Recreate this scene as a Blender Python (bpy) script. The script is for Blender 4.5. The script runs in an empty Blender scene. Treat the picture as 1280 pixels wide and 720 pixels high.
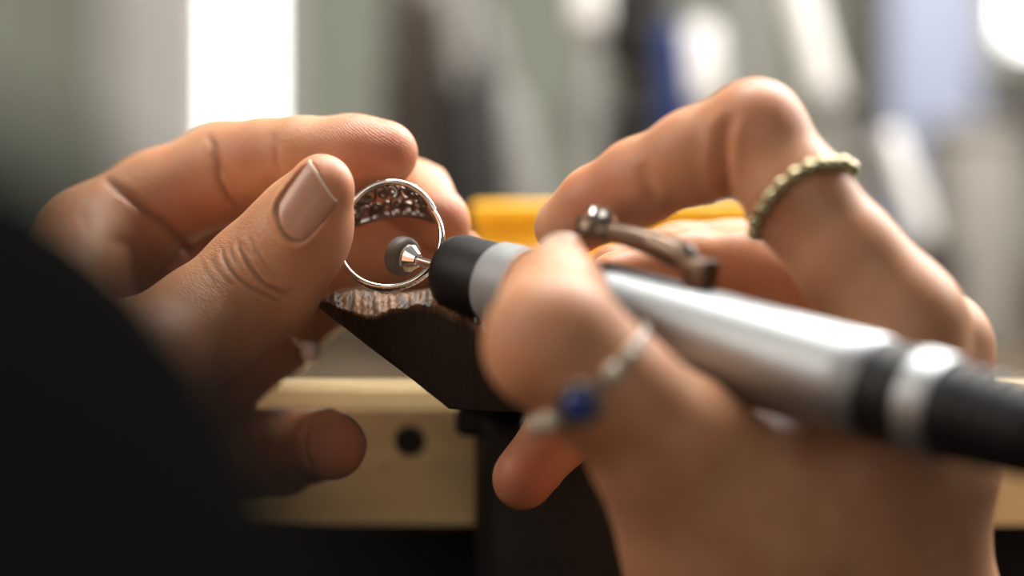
import bpy, bmesh, math, random
import numpy as np
from mathutils import Vector
from mathutils.bvhtree import BVHTree

random.seed(4); rng = np.random.default_rng(7)
scene = bpy.context.scene
COL = scene.collection

# ------------------------------------------------------------------ camera, world, light, exposure
FPX = 1280 * 100.0 / 36.0          # focal length in pixels of the 1280x720 frame
CAMZ = 920.0                       # camera height above the floor, mm
cam_d = bpy.data.cameras.new('camera'); cam = bpy.data.objects.new('camera', cam_d); COL.objects.link(cam)
cam.location = (0, 0, CAMZ / 1000); cam.rotation_euler = (math.pi / 2, 0, 0)
cam_d.lens = 100; cam_d.sensor_width = 36; cam_d.clip_start = 0.02; cam_d.clip_end = 50
cam_d.dof.use_dof = True; cam_d.dof.focus_distance = 0.533; cam_d.dof.aperture_fstop = 4.0
scene.camera = cam

world = bpy.data.worlds.new('world'); scene.world = world; world.use_nodes = True
world.node_tree.nodes['Background'].inputs[0].default_value = (1.0, 0.93, 0.84, 1)
world.node_tree.nodes['Background'].inputs[1].default_value = 0.10

def area(name, loc, target, sx, sy, power, col):
    l = bpy.data.lights.new(name, 'AREA'); l.shape = 'RECTANGLE'; l.size = sx; l.size_y = sy
    l.energy = power; l.color = col
    o = bpy.data.objects.new(name, l); COL.objects.link(o); o.location = loc
    o.rotation_euler = (Vector(target) - Vector(loc)).to_track_quat('-Z', 'Y').to_euler()
    return o
HANDS = (0.0, 0.52, 0.92)
area('window_light_back', (0.62, 1.36, 1.66), HANDS, 1.2, 0.8, 30, (1.0, 0.98, 0.96))
area('window_light_side', (-1.10, 0.32, 1.58), HANDS, 0.7, 0.7, 8.0, (1.0, 0.92, 0.82))
area('room_light', (0.15, -0.85, 1.32), HANDS, 1.2, 0.8, 3.8, (1.0, 0.91, 0.78))  # fill added behind the camera to lift the bench front and fingers
area('bench_lamp', (0.16, 0.68, 1.36), (0.12, 0.80, 0.95), 0.55, 0.12, 6.8, (1.0, 0.97, 0.92))  # unseen light added above the bench to brighten the tools

vs = scene.view_settings
vs.view_transform = 'Standard'; vs.look = 'None'; vs.exposure = 0.14; vs.gamma = 1.0; vs.use_curve_mapping = False

# ------------------------------------------------------------------ helpers
MM = 0.001
def P(px, py, z):
    """point (mm) seen at pixel px,py at z mm in front of the camera"""
    return np.array([(px - 640) / FPX * z, z, CAMZ + (360 - py) / FPX * z])
def nrm(v):
    v = np.asarray(v, float); return v / np.linalg.norm(v)

def tag(o, label=None, cat=None, group=None, kind=None):
    if label: o['label'] = label
    if cat: o['category'] = cat
    if group: o['group'] = group
    if kind: o['kind'] = kind
    return o
def empty(name, loc_mm):
    o = bpy.data.objects.new(name, None); COL.objects.link(o)
    o.location = Vector(loc_mm) * MM; o.empty_display_size = 0.01
    return o
def link(name, me, mat=None, parent=None):
    o = bpy.data.objects.new(name, me); COL.objects.link(o)
    if mat is not None and not me.materials: me.materials.append(mat)
    if parent is not None:
        o.parent = parent
        loc = Vector((0, 0, 0)); q = parent
        while q is not None: loc += q.location; q = q.parent
        o.location = -loc
    return o
def mesh_np(name, v, f, smooth=True):
    """v in mm world"""
    me = bpy.data.meshes.new(name)
    me.from_pydata((np.asarray(v) * MM).tolist(), [], [list(map(int, q)) for q in f])
    me.update()
    if smooth: me.polygons.foreach_set('use_smooth', [True] * len(me.polygons))
    return me

class MB:
    """collects shapes in mm, becomes one mesh"""
    def __init__(s): s.v = []; s.f = []
    def add(s, v, f):
        n = len(s.v); s.v += [tuple(map(float, p)) for p in v]; s.f += [tuple(i + n for i in q) for q in f]; return s
    def grid(s, pts, nu, nv, cu=False, cv=False):
        f = []
        for i in range(nu if cu else nu - 1):
            for j in range(nv if cv else nv - 1):
                a = i * nv + j; b = ((i + 1) % nu) * nv + j
                c = ((i + 1) % nu) * nv + (j + 1) % nv; d = i * nv + (j + 1) % nv
                f.append((a, b, c, d))
        return s.add(pts, f)
    def box(s, c, h, R=None, bev=0.0):
        c = np.asarray(c, float); h = np.asarray(h, float)
        R = np.eye(3) if R is None else R
        bm = bmesh.new(); bmesh.ops.create_cube(bm, size=2)
        for v in bm.verts: v.co = Vector((v.co.x * h[0], v.co.y * h[1], v.co.z * h[2]))
        if bev > 0: bmesh.ops.bevel(bm, geom=bm.edges[:], offset=bev, segments=3, profile=0.5, affect='EDGES')
        bm.verts.ensure_lookup_table()
        v = [c + R @ np.array(q.co) for q in bm.verts]; f = [[w.index for w in q.verts] for q in bm.faces]
        bm.free(); return s.add(v, f)
    def lathe(s, o, axis, prof, n=32, cap=True):
        """prof: (distance along axis, radius)"""
        o = np.asarray(o, float); a = nrm(axis); u = nrm(np.cross(a, [0.13, 0.2, 1])); w = np.cross(a, u)
        pts = []
        for (d, r) in prof:
            for k in range(n):
                t = 2 * math.pi * k / n; pts.append(o + a * d + (u * math.cos(t) + w * math.sin(t)) * r)
        f = []
        m = len(prof)
        for i in range(m - 1):
            for k in range(n):
                f.append((i * n + k, i * n + (k + 1) % n, (i + 1) * n + (k + 1) % n, (i + 1) * n + k))
        if cap:
            f.append(tuple(range(n - 1, -1, -1))); f.append(tuple((m - 1) * n + k for k in range(n)))
        return s.add(pts, f)
    def tube(s, path, r, n=10, closed=False):
        path = [np.asarray(p, float) for p in path]; m = len(path); pts = []
        rr = r if hasattr(r, '__len__') else [r] * m
        ref = np.array([0.21, 0.35, 0.91]); prev = None
        for i in range(m):
            t = nrm(path[(i + 1) % m] - path[i - 1]) if closed else nrm(path[min(i + 1, m - 1)] - path[max(i - 1, 0)])
            if prev is None: u = nrm(np.cross(t, ref))
            else: u = nrm(prev - t * np.dot(prev, t))
            prev = u; w = np.cross(t, u)
            for k in range(n):
                a = 2 * math.pi * k / n; pts.append(path[i] + (u * math.cos(a) + w * math.sin(a)) * rr[i])
        s.grid(pts, m, n, cu=closed, cv=True)
        if not closed:
            b = len(s.v) - m * n
            s.f.append(tuple(b + k for k in range(n - 1, -1, -1))); s.f.append(tuple(b + (m - 1) * n + k for k in range(n)))
        return s
    def ball(s, c, r, n=14, R=None):
        c = np.asarray(c, float); r = np.asarray(r, float) * np.ones(3); pts = []
        R = np.eye(3) if R is None else R
        m = n // 2 + 1
        for i in range(m):
            a = math.pi * (i + 0.001) / (m - 1 + 0.002)
            for k in range(n):
                t = 2 * math.pi * k / n
                pts.append(c + R @ (np.array([math.sin(a) * math.cos(t), math.sin(a) * math.sin(t), math.cos(a)]) * r))
        return s.grid(pts, m, n, cv=True)
    def build(s, name, mat, parent=None, smooth=True, sharp=40):
        me = mesh_np(name, s.v, s.f, smooth)
        bm = bmesh.new(); bm.from_mesh(me); bmesh.ops.recalc_face_normals(bm, faces=bm.faces); bm.to_mesh(me); bm.free()
        if smooth and sharp: me.set_sharp_from_angle(angle=math.radians(sharp))
        return link(name, me, mat, parent)

# ------------------------------------------------------------------ materials
def mat(name):
    m = bpy.data.materials.new(name); m.use_nodes = True
    nt = m.node_tree; b = nt.nodes['Principled BSDF']
    return m, nt, b
def N(nt, t, **kw):
    n = nt.nodes.new(t)
    for k, v in kw.items():
        if k.startswith('i_'):
            key = k[2:]; key = int(key) if key.isdigit() else key.replace('_', ' ')
            n.inputs[key].default_value = v
        else: setattr(n, k, v)
    return n
def plain(name, col, rough=0.5, metal=0.0, noise=0.0, nscale=300, bump=0.0, coat=0.0, spec=0.5):
    m, nt, b = mat(name)
    b.inputs['Roughness'].default_value = rough; b.inputs['Metallic'].default_value = metal
    b.inputs['Coat Weight'].default_value = coat; b.inputs['Specular IOR Level'].default_value = spec
    tc = N(nt, 'ShaderNodeTexCoord'); no = N(nt, 'ShaderNodeTexNoise', i_Scale=nscale, i_Detail=4.0)
    nt.links.new(tc.outputs['Object'], no.inputs['Vector'])
    mx = N(nt, 'ShaderNodeMix', data_type='RGBA')
    mx.inputs[6].default_value = (*[c * (1 - noise) for c in col], 1); mx.inputs[7].default_value = (*[min(1, c * (1 + noise)) for c in col], 1)
    nt.links.new(no.outputs['Fac'], mx.inputs[0]); nt.links.new(mx.outputs[2], b.inputs['Base Color'])
    if bump:
        bp = N(nt, 'ShaderNodeBump', i_Strength=1.0, i_Distance=bump)
        nt.links.new(no.outputs['Fac'], bp.inputs['Height']); nt.links.new(bp.outputs['Normal'], b.inputs['Normal'])
    return m

def skin_mat(name, tone_a, tone_b, red):
    m, nt, b = mat(name); L = nt.links.new
    tc = N(nt, 'ShaderNodeTexCoord')
    n1 = N(nt, 'ShaderNodeTexNoise', i_Scale=110.0, i_Detail=3.0); L(tc.outputs['Object'], n1.inputs['Vector'])
    mx = N(nt, 'ShaderNodeMix', data_type='RGBA'); mx.inputs[6].default_value = (*tone_a, 1); mx.inputs[7].default_value = (*tone_b, 1)
    rm = N(nt, 'ShaderNodeMapRange', i_1=0.35, i_2=0.65); L(n1.outputs['Fac'], rm.inputs[0]); L(rm.outputs[0], mx.inputs[0])
    ar = N(nt, 'ShaderNodeAttribute', attribute_name='red')
    m2 = N(nt, 'ShaderNodeMix', data_type='RGBA'); m2.inputs[7].default_value = (*red, 1)
    L(ar.outputs['Fac'], m2.inputs[0]); L(mx.outputs[2], m2.inputs[6])
    # dark tint along the skin folds, dirt round the nails
    ad = N(nt, 'ShaderNodeAttribute', attribute_name='grime')
    m3 = N(nt, 'ShaderNodeMix', data_type='RGBA'); m3.inputs[7].default_value = (0.05, 0.022, 0.014, 1)
    L(ad.outputs['Fac'], m3.inputs[0]); L(m2.outputs[2], m3.inputs[6]); L(m3.outputs[2], b.inputs['Base Color'])
    b.inputs['Subsurface Weight'].default_value = 1.0
    b.inputs['Subsurface Radius'].default_value = (1.0, 0.34, 0.16)
    b.inputs['Subsurface Scale'].default_value = 0.0014
    b.inputs['Specular IOR Level'].default_value = 0.42
    b.inputs['Roughness'].default_value = 0.47
    # relief: papillary ridges on the pads, skin lines on the knuckles, pores
    ph = N(nt, 'ShaderNodeAttribute', attribute_name='ridge_phase'); pm = N(nt, 'ShaderNodeAttribute', attribute_name='ridge_mask')
    nw = N(nt, 'ShaderNodeTexNoise', i_Scale=420.0, i_Detail=2.0); L(tc.outputs['Object'], nw.inputs['Vector'])
    ad1 = N(nt, 'ShaderNodeMath', operation='MULTIPLY_ADD', i_1=1.2); L(nw.outputs['Fac'], ad1.inputs[0]); L(ph.outputs['Fac'], ad1.inputs[2])
    mu = N(nt, 'ShaderNodeMath', operation='MULTIPLY', i_1=2 * math.pi); L(ad1.outputs[0], mu.inputs[0])
    si = N(nt, 'ShaderNodeMath', operation='SINE'); L(mu.outputs[0], si.inputs[0])
    h1 = N(nt, 'ShaderNodeMath', operation='MULTIPLY'); L(si.outputs[0], h1.inputs[0]); L(pm.outputs['Fac'], h1.inputs[1])
    h1s = N(nt, 'ShaderNodeMath', operation='MULTIPLY', i_1=0.00003); L(h1.outputs[0], h1s.inputs[0])
    wk = N(nt, 'ShaderNodeAttribute', attribute_name='wrinkle')
    cp = N(nt, 'ShaderNodeAttribute', attribute_name='skin_uv')
    vo = N(nt, 'ShaderNodeTexVoronoi', feature='DISTANCE_TO_EDGE', i_Scale=1.0); L(cp.outputs['Vector'], vo.inputs['Vector'])
    vr = N(nt, 'ShaderNodeMapRange', i_1=0.0, i_2=0.22); L(vo.outputs['Distance'], vr.inputs[0])
    h2 = N(nt, 'ShaderNodeMath', operation='MULTIPLY'); L(vr.outputs[0], h2.inputs[0]); L(wk.outputs['Fac'], h2.inputs[1])
    h2s = N(nt, 'ShaderNodeMath', operation='MULTIPLY', i_1=0.0001); L(h2.outputs[0], h2s.inputs[0])
    n3 = N(nt, 'ShaderNodeTexNoise', i_Scale=2600.0, i_Detail=3.0); L(tc.outputs['Object'], n3.inputs['Vector'])
    h3 = N(nt, 'ShaderNodeMath', operation='MULTIPLY', i_1=0.00006); L(n3.outputs['Fac'], h3.inputs[0])
    s1 = N(nt, 'ShaderNodeMath', operation='ADD'); L(h1s.outputs[0], s1.inputs[0]); L(h2s.outputs[0], s1.inputs[1])
    s2 = N(nt, 'ShaderNodeMath', operation='ADD'); L(s1.outputs[0], s2.inputs[0]); L(h3.outputs[0], s2.inputs[1])
    bp = N(nt, 'ShaderNodeBump', i_Strength=1.0, i_Distance=1.0); L(s2.outputs[0], bp.inputs['Height'])
    L(bp.outputs['Normal'], b.inputs['Normal'])
    return m

def wood_mat(name, ca, cb, scale=(40, 260, 260), rough=0.6, bump=0.0003):
    m, nt, b = mat(name); L = nt.links.new
    tc = N(nt, 'ShaderNodeTexCoord'); mp = N(nt, 'ShaderNodeMapping'); mp.inputs['Scale'].default_value = scale
    L(tc.outputs['Object'], mp.inputs['Vector'])
    n1 = N(nt, 'ShaderNodeTexNoise', i_Scale=1.0, i_Detail=6.0, i_Distortion=0.6); L(mp.outputs[0], n1.inputs['Vector'])
    cr = N(nt, 'ShaderNodeValToRGB'); cr.color_ramp.elements[0].position = 0.3; cr.color_ramp.elements[1].position = 0.7
    cr.color_ramp.elements[0].color = (*ca, 1); cr.color_ramp.elements[1].color = (*cb, 1)
    L(n1.outputs['Fac'], cr.inputs[0]); L(cr.outputs[0], b.inputs['Base Color'])
    b.inputs['Roughness'].default_value = rough
    bp = N(nt, 'ShaderNodeBump', i_Strength=1.0, i_Distance=bump); L(n1.outputs['Fac'], bp.inputs['Height']); L(bp.outputs['Normal'], b.inputs['Normal'])
    return m, nt, b, cr

M = {}
M['skin_l'] = skin_mat('skin_left', (0.56, 0.295, 0.165), (0.49, 0.235, 0.125), (0.53, 0.19, 0.11))
M['skin_r'] = skin_mat('skin_right', (0.56, 0.295, 0.165), (0.49, 0.235, 0.125), (0.53, 0.19, 0.11))
M['nail'] = plain('nail', (0.50, 0.265, 0.185), 0.36, 0, 0.08, 500, coat=0.15)
nb = M['nail'].node_tree.nodes['Principled BSDF']
nb.inputs['Subsurface Weight'].default_value = 1.0; nb.inputs['Subsurface Radius'].default_value = (1, .4, .25); nb.inputs['Subsurface Scale'].default_value = 0.0015
M['nail_edge'] = plain('nail_free_edge', (0.72, 0.58, 0.47), 0.4, 0, 0.1, 900)
M['silver'] = plain('polished_silver', (0.80, 0.76, 0.72), 0.14, 1.0, 0.06, 900)
M['silver_old'] = plain('oxidised_silver', (0.24, 0.205, 0.185), 0.28, 1.0, 0.45, 1400, bump=0.00025)
M['steel'] = plain('bright_steel', (0.86, 0.84, 0.82), 0.1, 1.0, 0.03)
M['rubber'] = plain('grey_rubber', (0.105, 0.082, 0.066), 0.55, 0, 0.15, 1500)
M['black_plastic'] = plain('black_plastic', (0.006, 0.006, 0.006), 0.5, 0, 0.2, 700, bump=0.00004, spec=0.25)
M['alu'] = plain('satin_aluminium', (0.36, 0.375, 0.385), 0.5, 1.0, 0.03, 900)
M['collar'] = plain('pale_collar', (0.27, 0.28, 0.285), 0.5, 0.2, 0.03)
M['bronze'] = plain('dark_bronze', (0.16, 0.115, 0.085), 0.36, 1.0, 0.15, 300)
M['bead'] = plain('old_silver_bead', (0.34, 0.30, 0.18), 0.12, 1.0, 0.1, 900)
M['pearl'] = plain('pale_stone_bead', (0.50, 0.45, 0.35), 0.2, 0, 0.05, 500, coat=0.5)
M['sapphire'] = plain('blue_stone', (0.012, 0.035, 0.22), 0.08, 0, 0.15, 500, coat=0.6)
M['sleeve'] = plain('dark_cloth', (0.0065, 0.0062, 0.006), 0.9, 0, 0.25, 900, spec=0.0)
M['clamp'] = plain('black_iron', (0.013, 0.011, 0.010), 0.5, 0.2, 0.2, 200, bump=0.0003)
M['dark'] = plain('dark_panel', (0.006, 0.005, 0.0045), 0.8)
M['yellow'] = plain('yellow_plastic', (0.95, 0.50, 0.008), 0.4, 0, 0.03)
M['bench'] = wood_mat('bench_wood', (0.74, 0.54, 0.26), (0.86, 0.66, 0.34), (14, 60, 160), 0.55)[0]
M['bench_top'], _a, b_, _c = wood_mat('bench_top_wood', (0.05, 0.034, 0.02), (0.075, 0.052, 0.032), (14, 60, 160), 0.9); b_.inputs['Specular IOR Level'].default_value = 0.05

# bench pin wood: dark from stain and painted-in shade, worn to bare fibre where the mesh says so
mp_, nt_, b_, cr_ = wood_mat('pin_wood', (0.007, 0.0035, 0.002), (0.018, 0.0085, 0.004), (60, 500, 500), 0.6, 0.0004)
at_ = N(nt_, 'ShaderNodeAttribute', attribute_name='worn')
tc_ = N(nt_, 'ShaderNodeTexCoord'); mq_ = N(nt_, 'ShaderNodeMapping'); mq_.inputs['Scale'].default_value = (900, 160, 90); nt_.links.new(tc_.outputs['Object'], mq_.inputs['Vector'])
no_ = N(nt_, 'ShaderNodeTexNoise', i_Scale=1.0, i_Detail=6.0, i_Distortion=0.5); nt_.links.new(mq_.outputs[0], no_.inputs['Vector'])
cw_ = N(nt_, 'ShaderNodeValToRGB'); cw_.color_ramp.elements[0].position = 0.36; cw_.color_ramp.elements[1].position = 0.66
cw_.color_ramp.elements[0].color = (0.05, 0.024, 0.012, 1); cw_.color_ramp.elements[1].color = (0.27, 0.145, 0.07, 1)
nt_.links.new(no_.outputs['Fac'], cw_.inputs[0])
mx_ = N(nt_, 'ShaderNodeMix', data_type='RGBA'); nt_.links.new(at_.outputs['Fac'], mx_.inputs[0])
nt_.links.new(cr_.outputs[0], mx_.inputs[6]); nt_.links.new(cw_.outputs[0], mx_.inputs[7]); nt_.links.new(mx_.outputs[2], b_.inputs['Base Color'])
bq_ = N(nt_, 'ShaderNodeBump', i_Strength=1.0, i_Distance=0.0005); nt_.links.new(no_.outputs['Fac'], bq_.inputs['Height']); nt_.links.new(bq_.outputs['Normal'], b_.inputs['Normal'])
M['pin'] = mp_

# ------------------------------------------------------------------ sculpting by distance field
def smin(a, b, k):
    h = np.maximum(k - np.abs(a - b), 0) / k
    return np.minimum(a, b) - h * h * k * 0.25

class Field:
    def __init__(s, lo, hi, h):
        s.lo = np.asarray(lo, float); s.h = h
        s.n = np.ceil((np.asarray(hi, float) - s.lo) / h).astype(int) + 1
        s.ax = [(s.lo[i] + np.arange(s.n[i]) * h).astype(np.float32) for i in range(3)]
    def new(s): return np.full(s.n, 12.0, np.float32)
    def box(s, pts, m):
        a = np.min(pts, 0) - m; b = np.max(pts, 0) + m
        i0 = np.clip(np.floor((a - s.lo) / s.h).astype(int), 0, s.n - 1); i1 = np.clip(np.ceil((b - s.lo) / s.h).astype(int) + 1, 1, s.n)
        return tuple(slice(i0[i], i1[i]) for i in range(3))
    def coords(s, sl):
        return (s.ax[0][sl[0]][:, None, None], s.ax[1][sl[1]][None, :, None], s.ax[2][sl[2]][None, None, :])
    def bone(s, F, a, b, ra, rb, up, ws, wn, k):
        a = np.asarray(a, float); b = np.asarray(b, float); d = b - a; Ln = np.linalg.norm(d)
        e = d / Ln if Ln > 1e-6 else np.array([1., 0, 0])
        up = np.asarray(up, float); n = up - e * np.dot(up, e); n = nrm(n); sd = np.cross(n, e)
        sl = s.box(np.array([a, b]), max(ra, rb) * max(ws, wn) * 1.05 + k + 1.5)
        X, Y, Z = s.coords(sl)
        x = X - a[0]; y = Y - a[1]; z = Z - a[2]
        l = x * e[0] + y * e[1] + z * e[2]
        t = np.clip(l / max(Ln, 1e-6), 0, 1); l = l - t * Ln
        q = np.sqrt(((x * sd[0] + y * sd[1] + z * sd[2]) / ws) ** 2 + ((x * n[0] + y * n[1] + z * n[2]) / wn) ** 2 + l * l)
        dd = (q - (ra + (rb - ra) * t)).astype(np.float32)
        F[sl] = smin(F[sl], dd, k)
    def ball(s, F, c, r, k):
        s.bone(F, c, np.asarray(c) + 1e-7, r, r, [0.1, 0.2, 1], 1, 1, k)
    def mesh(s, F):
        import openvdb
        g = openvdb.FloatGrid(12.0); g.copyFromArray(np.ascontiguousarray(F))
        v, q = g.convertToQuads(0.0)
        return v.astype(float) * s.h + s.lo, q.astype(np.int64)

def st(px, py, z, rpx): return (P(px, py, z), rpx * z / FPX)

def poly_dist(pts, poly):
    """distance and 0..1 position of 2-D points to a polyline"""
    best = np.full(len(pts), 1e9); tt = np.zeros(len(pts)); n = len(poly) - 1
    for i in range(n):
        a = np.array(poly[i], float); d = np.array(poly[i + 1], float) - a
        t = np.clip(((pts - a) @ d) / (d @ d), 0, 1); q = np.linalg.norm(pts - a - t[:, None] * d, axis=1)
        m = q < best; best[m] = q[m]; tt[m] = (i + t[m]) / n
    return best, tt

class Hand:
    def __init__(s, lo, hi, h): s.F = Field(lo, hi, h); s.palm = s.F.new(); s.fingers = []; s.nails = []; s.bones = []
    def limb(s, F, stations, up, ws=1.04, wn=0.93, k=3.0, tip_wn=None):
        for i, ((a, ra), (b, rb)) in enumerate(zip(stations[:-1], stations[1:])):
            w = wn if tip_wn is None else wn + (tip_wn - wn) * i / max(1, len(stations) - 2)
            s.F.bone(F, a, b, ra, rb, up, ws, w, k)
            s.bones.append((a, b))
    def finger(s, stations, up, **kw):
        F = s.F.new(); s.limb(F, stations, up, **kw); s.fingers.append(F)
    def finish(s, kp=7.0, ks=0.6, smooth=6):
        out = s.palm.copy()
        for F in s.fingers:
            out = smin(out, smin(s.palm, F, kp), ks)
        for _ in range(1):       # soften
            for ax in range(3):
                out = (np.roll(out, 1, ax) + 2 * out + np.roll(out, -1, ax)) * 0.25
        v, q = s.F.mesh(out)
        # keep the largest piece only is not needed: all fingers join the palm
        e = np.concatenate([q[:, [0, 1]], q[:, [1, 2]], q[:, [2, 3]], q[:, [3, 0]]])
        n = len(v); deg = np.bincount(e.ravel(), minlength=n).astype(float)
        for _ in range(smooth):
            acc = np.stack([np.bincount(e[:, 0], v[e[:, 1], c], n) + np.bincount(e[:, 1], v[e[:, 0], c], n) for c in range(3)], 1)
            v = v * 0.5 + 0.5 * acc / deg[:, None]
        s.v = v; s.q = q; s.normals(); s.attr = {k: np.zeros(n) for k in ('red', 'grime', 'ridge_phase', 'ridge_mask', 'wrinkle')}
        s.skin_uv = s.v / 0.9
    def normals(s):
        v, q = s.v, s.q
        fn = np.cross(v[q[:, 2]] - v[q[:, 0]], v[q[:, 3]] - v[q[:, 1]])
        n = np.stack([sum(np.bincount(q[:, j], fn[:, c], len(v)) for j in range(4)) for c in range(3)], 1)
        n /= np.linalg.norm(n, axis=1)[:, None] + 1e-12
        i = np.argmax(v[:, 2])
        if n[i, 2] < 0: n = -n; s.q = q[:, ::-1]
        s.n = n
    def px(s):
        v = s.v; return np.stack([640 + v[:, 0] / v[:, 1] * FPX, 360 - (v[:, 2] - CAMZ) / v[:, 1] * FPX], 1)
    def crease(s, poly, depth, width, zlo, zhi, side=(-0, -1, 0), lip=0.35, grime=0.0, red=0.0):
        """skin fold along a line, width in px of the photograph"""
        face = s.n @ nrm(side)
        m = (face > 0.0) & (s.v[:, 1] > zlo) & (s.v[:, 1] < zhi)
        p = s.px(); lo = np.min(poly, 0) - width * 5; hi = np.max(poly, 0) + width * 5
        m &= np.all((p > lo) & (p < hi), 1); idx = np.nonzero(m)[0]
        if len(idx) == 0: return
        d, t = poly_dist(p[idx], poly)
        end = np.clip(np.minimum(t, 1 - t) * 5, 0, 1) ** 0.7
        g = np.exp(-(d / width) ** 2) * end
        l = np.exp(-((d - 2.2 * width) / (1.1 * width)) ** 2) * end
        s.v[idx] += s.n[idx] * (-depth * g + lip * depth * l)[:, None]
        s.attr['grime'][idx] = np.maximum(s.attr['grime'][idx], g * grime)
        s.attr['red'][idx] = np.maximum(s.attr['red'][idx], g * red)
    def swell(s, c, r, amount, zone=None):
        d = np.linalg.norm(s.v - c, axis=1); s.v += s.n * (amount * np.exp(-(d / r) ** 2))[:, None]
    def blush(s, key, c, r, amt):
        d = np.linalg.norm(s.v - c, axis=1); s.attr[key] = np.maximum(s.attr[key], amt * np.exp(-(d / r) ** 2))
    def ridges(s, c, r, fn, side):
        d = np.linalg.norm(s.v - c, axis=1); m = np.clip(1.6 - d / r * 1.4, 0, 1) * np.clip(s.n @ nrm(side) * 3, 0, 1)
        use = m > s.attr['ridge_mask']; s.attr['ridge_mask'][use] = m[use]; s.attr['ridge_phase'][use] = fn(s.v)[use]
    def nail(s, c, axis, nor, hw, hl, name='nail', W=None):
        """plate on the finger: c a point near the surface, axis towards the tip, nor outwards"""
        nor = nrm(nor); axis = nrm(np.asarray(axis, float) - nor * np.dot(axis, nor)); sd = np.cross(axis, nor)
        if W is not None: sd = nrm(np.asarray(W, float) - nor * np.dot(W, nor))
        s.normals()
        tree = BVHTree.FromPolygons(s.v.tolist(), s.q.tolist())
        N_ = 25; pts = []; uv = []
        for i in range(N_):
            for j in range(N_):
                a = -1 + 2 * i / (N_ - 1); b = -1 + 2 * j / (N_ - 1)
                # square -> rounded plate
                w = 1 - 0.10 * max(0, -b) ** 2 - 0.05 * max(0, b) ** 3
                bb = b * (1 - 0.22 * a * a * (1 if b < 0 else 0.55))
                uv.append((a * w, bb, a, b))
        co = []
        for (a, b, _, _) in uv:
            o = c + sd * a * hw + axis * b * hl
            hit = tree.ray_cast(Vector(o + nor * 14), Vector(-nor), 26)
            h = np.dot(np.array(hit[0]) - c, nor) if hit[0] is not None else np.nan
            co.append(h)
        co = np.array(co); A = np.array([(1, a, b, a * a, b * b, a * b, a ** 4) for (a, b, _, _) in uv])
        ok = np.isfinite(co); sol = np.linalg.lstsq(A[ok], co[ok], rcond=None)[0]; hh = A @ sol
        # groove round the plate, raised fold at its root and sides
        rel = s.v - c; D_ = np.linalg.inv(np.stack([sd * hw, axis * hl, nor], 1)); xyz = rel @ D_.T; x, y, z = xyz[:, 0], xyz[:, 1], xyz[:, 2]
        near = (np.abs(x) < 1.8) & (np.abs(y) < 1.9) & (z > np.nanmin(co) - 2.5) & (s.n @ nor > -0.2)
        xx = np.abs(x[near]); yy = y[near]
        rho = (xx ** 3.2 + np.abs(yy) ** 3.2) ** (1 / 3.2)
        ed = (rho - 1) * min(hw, hl)
        root = np.clip(0.75 - yy * 0.55, 0.12, 1.2)
        disp = np.where(ed < 0, -0.45, 0.55 * root * np.exp(-((ed - 0.75) / 0.75) ** 2)) * 1.0
        disp = disp - 0.25 * np.exp(-((ed - 0.05) / 0.25) ** 2) * root
        s.v[near] += nor * disp[:, None]
        gr = 0.45 * np.exp(-((ed - 0.1) / 0.22) ** 2) * np.clip(root, 0, 1); s.attr['grime'][near] = np.maximum(s.attr['grime'][near], gr)
        top = []; bot = []
        for (a, b, ga, gb), h in zip(uv, hh):
            edge = max(abs(ga), -gb)
            lift = 0.05 - 0.35 * max(0, edge - 0.86) / 0.14 + (0.25 * max(0, gb - 0.7) / 0.3)
            q = c + sd * a * hw + axis * b * hl + nor * (h + lift); top.append(q); bot.append(q - nor * 0.35)
        s.nails.append((np.array(top), np.array(bot), N_, name))
    def build(s, name, mat_, parent, label):
        s.normals()
        me = bpy.data.meshes.new(name); nv = len(s.v); nf = len(s.q)
        me.vertices.add(nv); me.vertices.foreach_set('co', (s.v * MM).astype(np.float32).ravel())
        me.loops.add(nf * 4); me.loops.foreach_set('vertex_index', s.q.astype(np.int32).ravel())
        me.polygons.add(nf); me.polygons.foreach_set('loop_start', (np.arange(nf) * 4).astype(np.int32))
        me.update(calc_edges=True); me.polygons.foreach_set('use_smooth', np.ones(nf, bool))
        for k, a in s.attr.items():
            at = me.attributes.new(k, 'FLOAT', 'POINT'); at.data.foreach_set('value', a.astype(np.float32))
        at = me.attributes.new('skin_uv', 'FLOAT_VECTOR', 'POINT'); at.data.foreach_set('vector', s.skin_uv.astype(np.float32).ravel())
        o = link(name, me, mat_, parent); o['label'] = label
        for top, bot, n_, nm in s.nails:
            mb = MB(); mb.grid(top, n_, n_); k = len(mb.v)
            me2 = mb.build(nm, M['nail'], o, sharp=0)
            me2.data.materials.append(M['nail_edge'])
            for p in me2.data.polygons:                       # pale free edge
                j = p.index % (n_ - 1)
                if j >= n_ - 2: p.material_index = 1
            so = me2.modifiers.new('thickness', 'SOLIDIFY'); so.thickness = 0.00035; so.offset = -1
        return o

# ------------------------------------------------------------------ the room
def bx(name, x0, x1, y0, y1, z0, z1, m, parent=None, bev=0.0, kind=None):
    mb = MB().box(((x0 + x1) / 2, (y0 + y1) / 2, (z0 + z1) / 2), ((x1 - x0) / 2, (y1 - y0) / 2, (z1 - z0) / 2), None, bev)
    o = mb.build(name, m, parent)
    if kind: o['kind'] = kind
    return o
M['wall'] = plain('sage_wall', (0.25, 0.265, 0.215), 0.85, 0, 0.05, 6)
M['floor'] = plain('dark_floor', (0.05, 0.042, 0.035), 0.7, 0, 0.3, 20)
M['frame'] = plain('painted_frame', (0.50, 0.475, 0.45), 0.5, 0, 0.03, 20)
m, nt, b = mat('daylight_pane'); b.inputs['Base Color'].default_value = (0.8, 0.8, 0.8, 1)
b.inputs['Emission Color'].default_value = (1.0, 0.99, 0.97, 1); b.inputs['Emission Strength'].default_value = 9.0
M['sky_pane'] = m
WY = 1500.0
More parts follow.
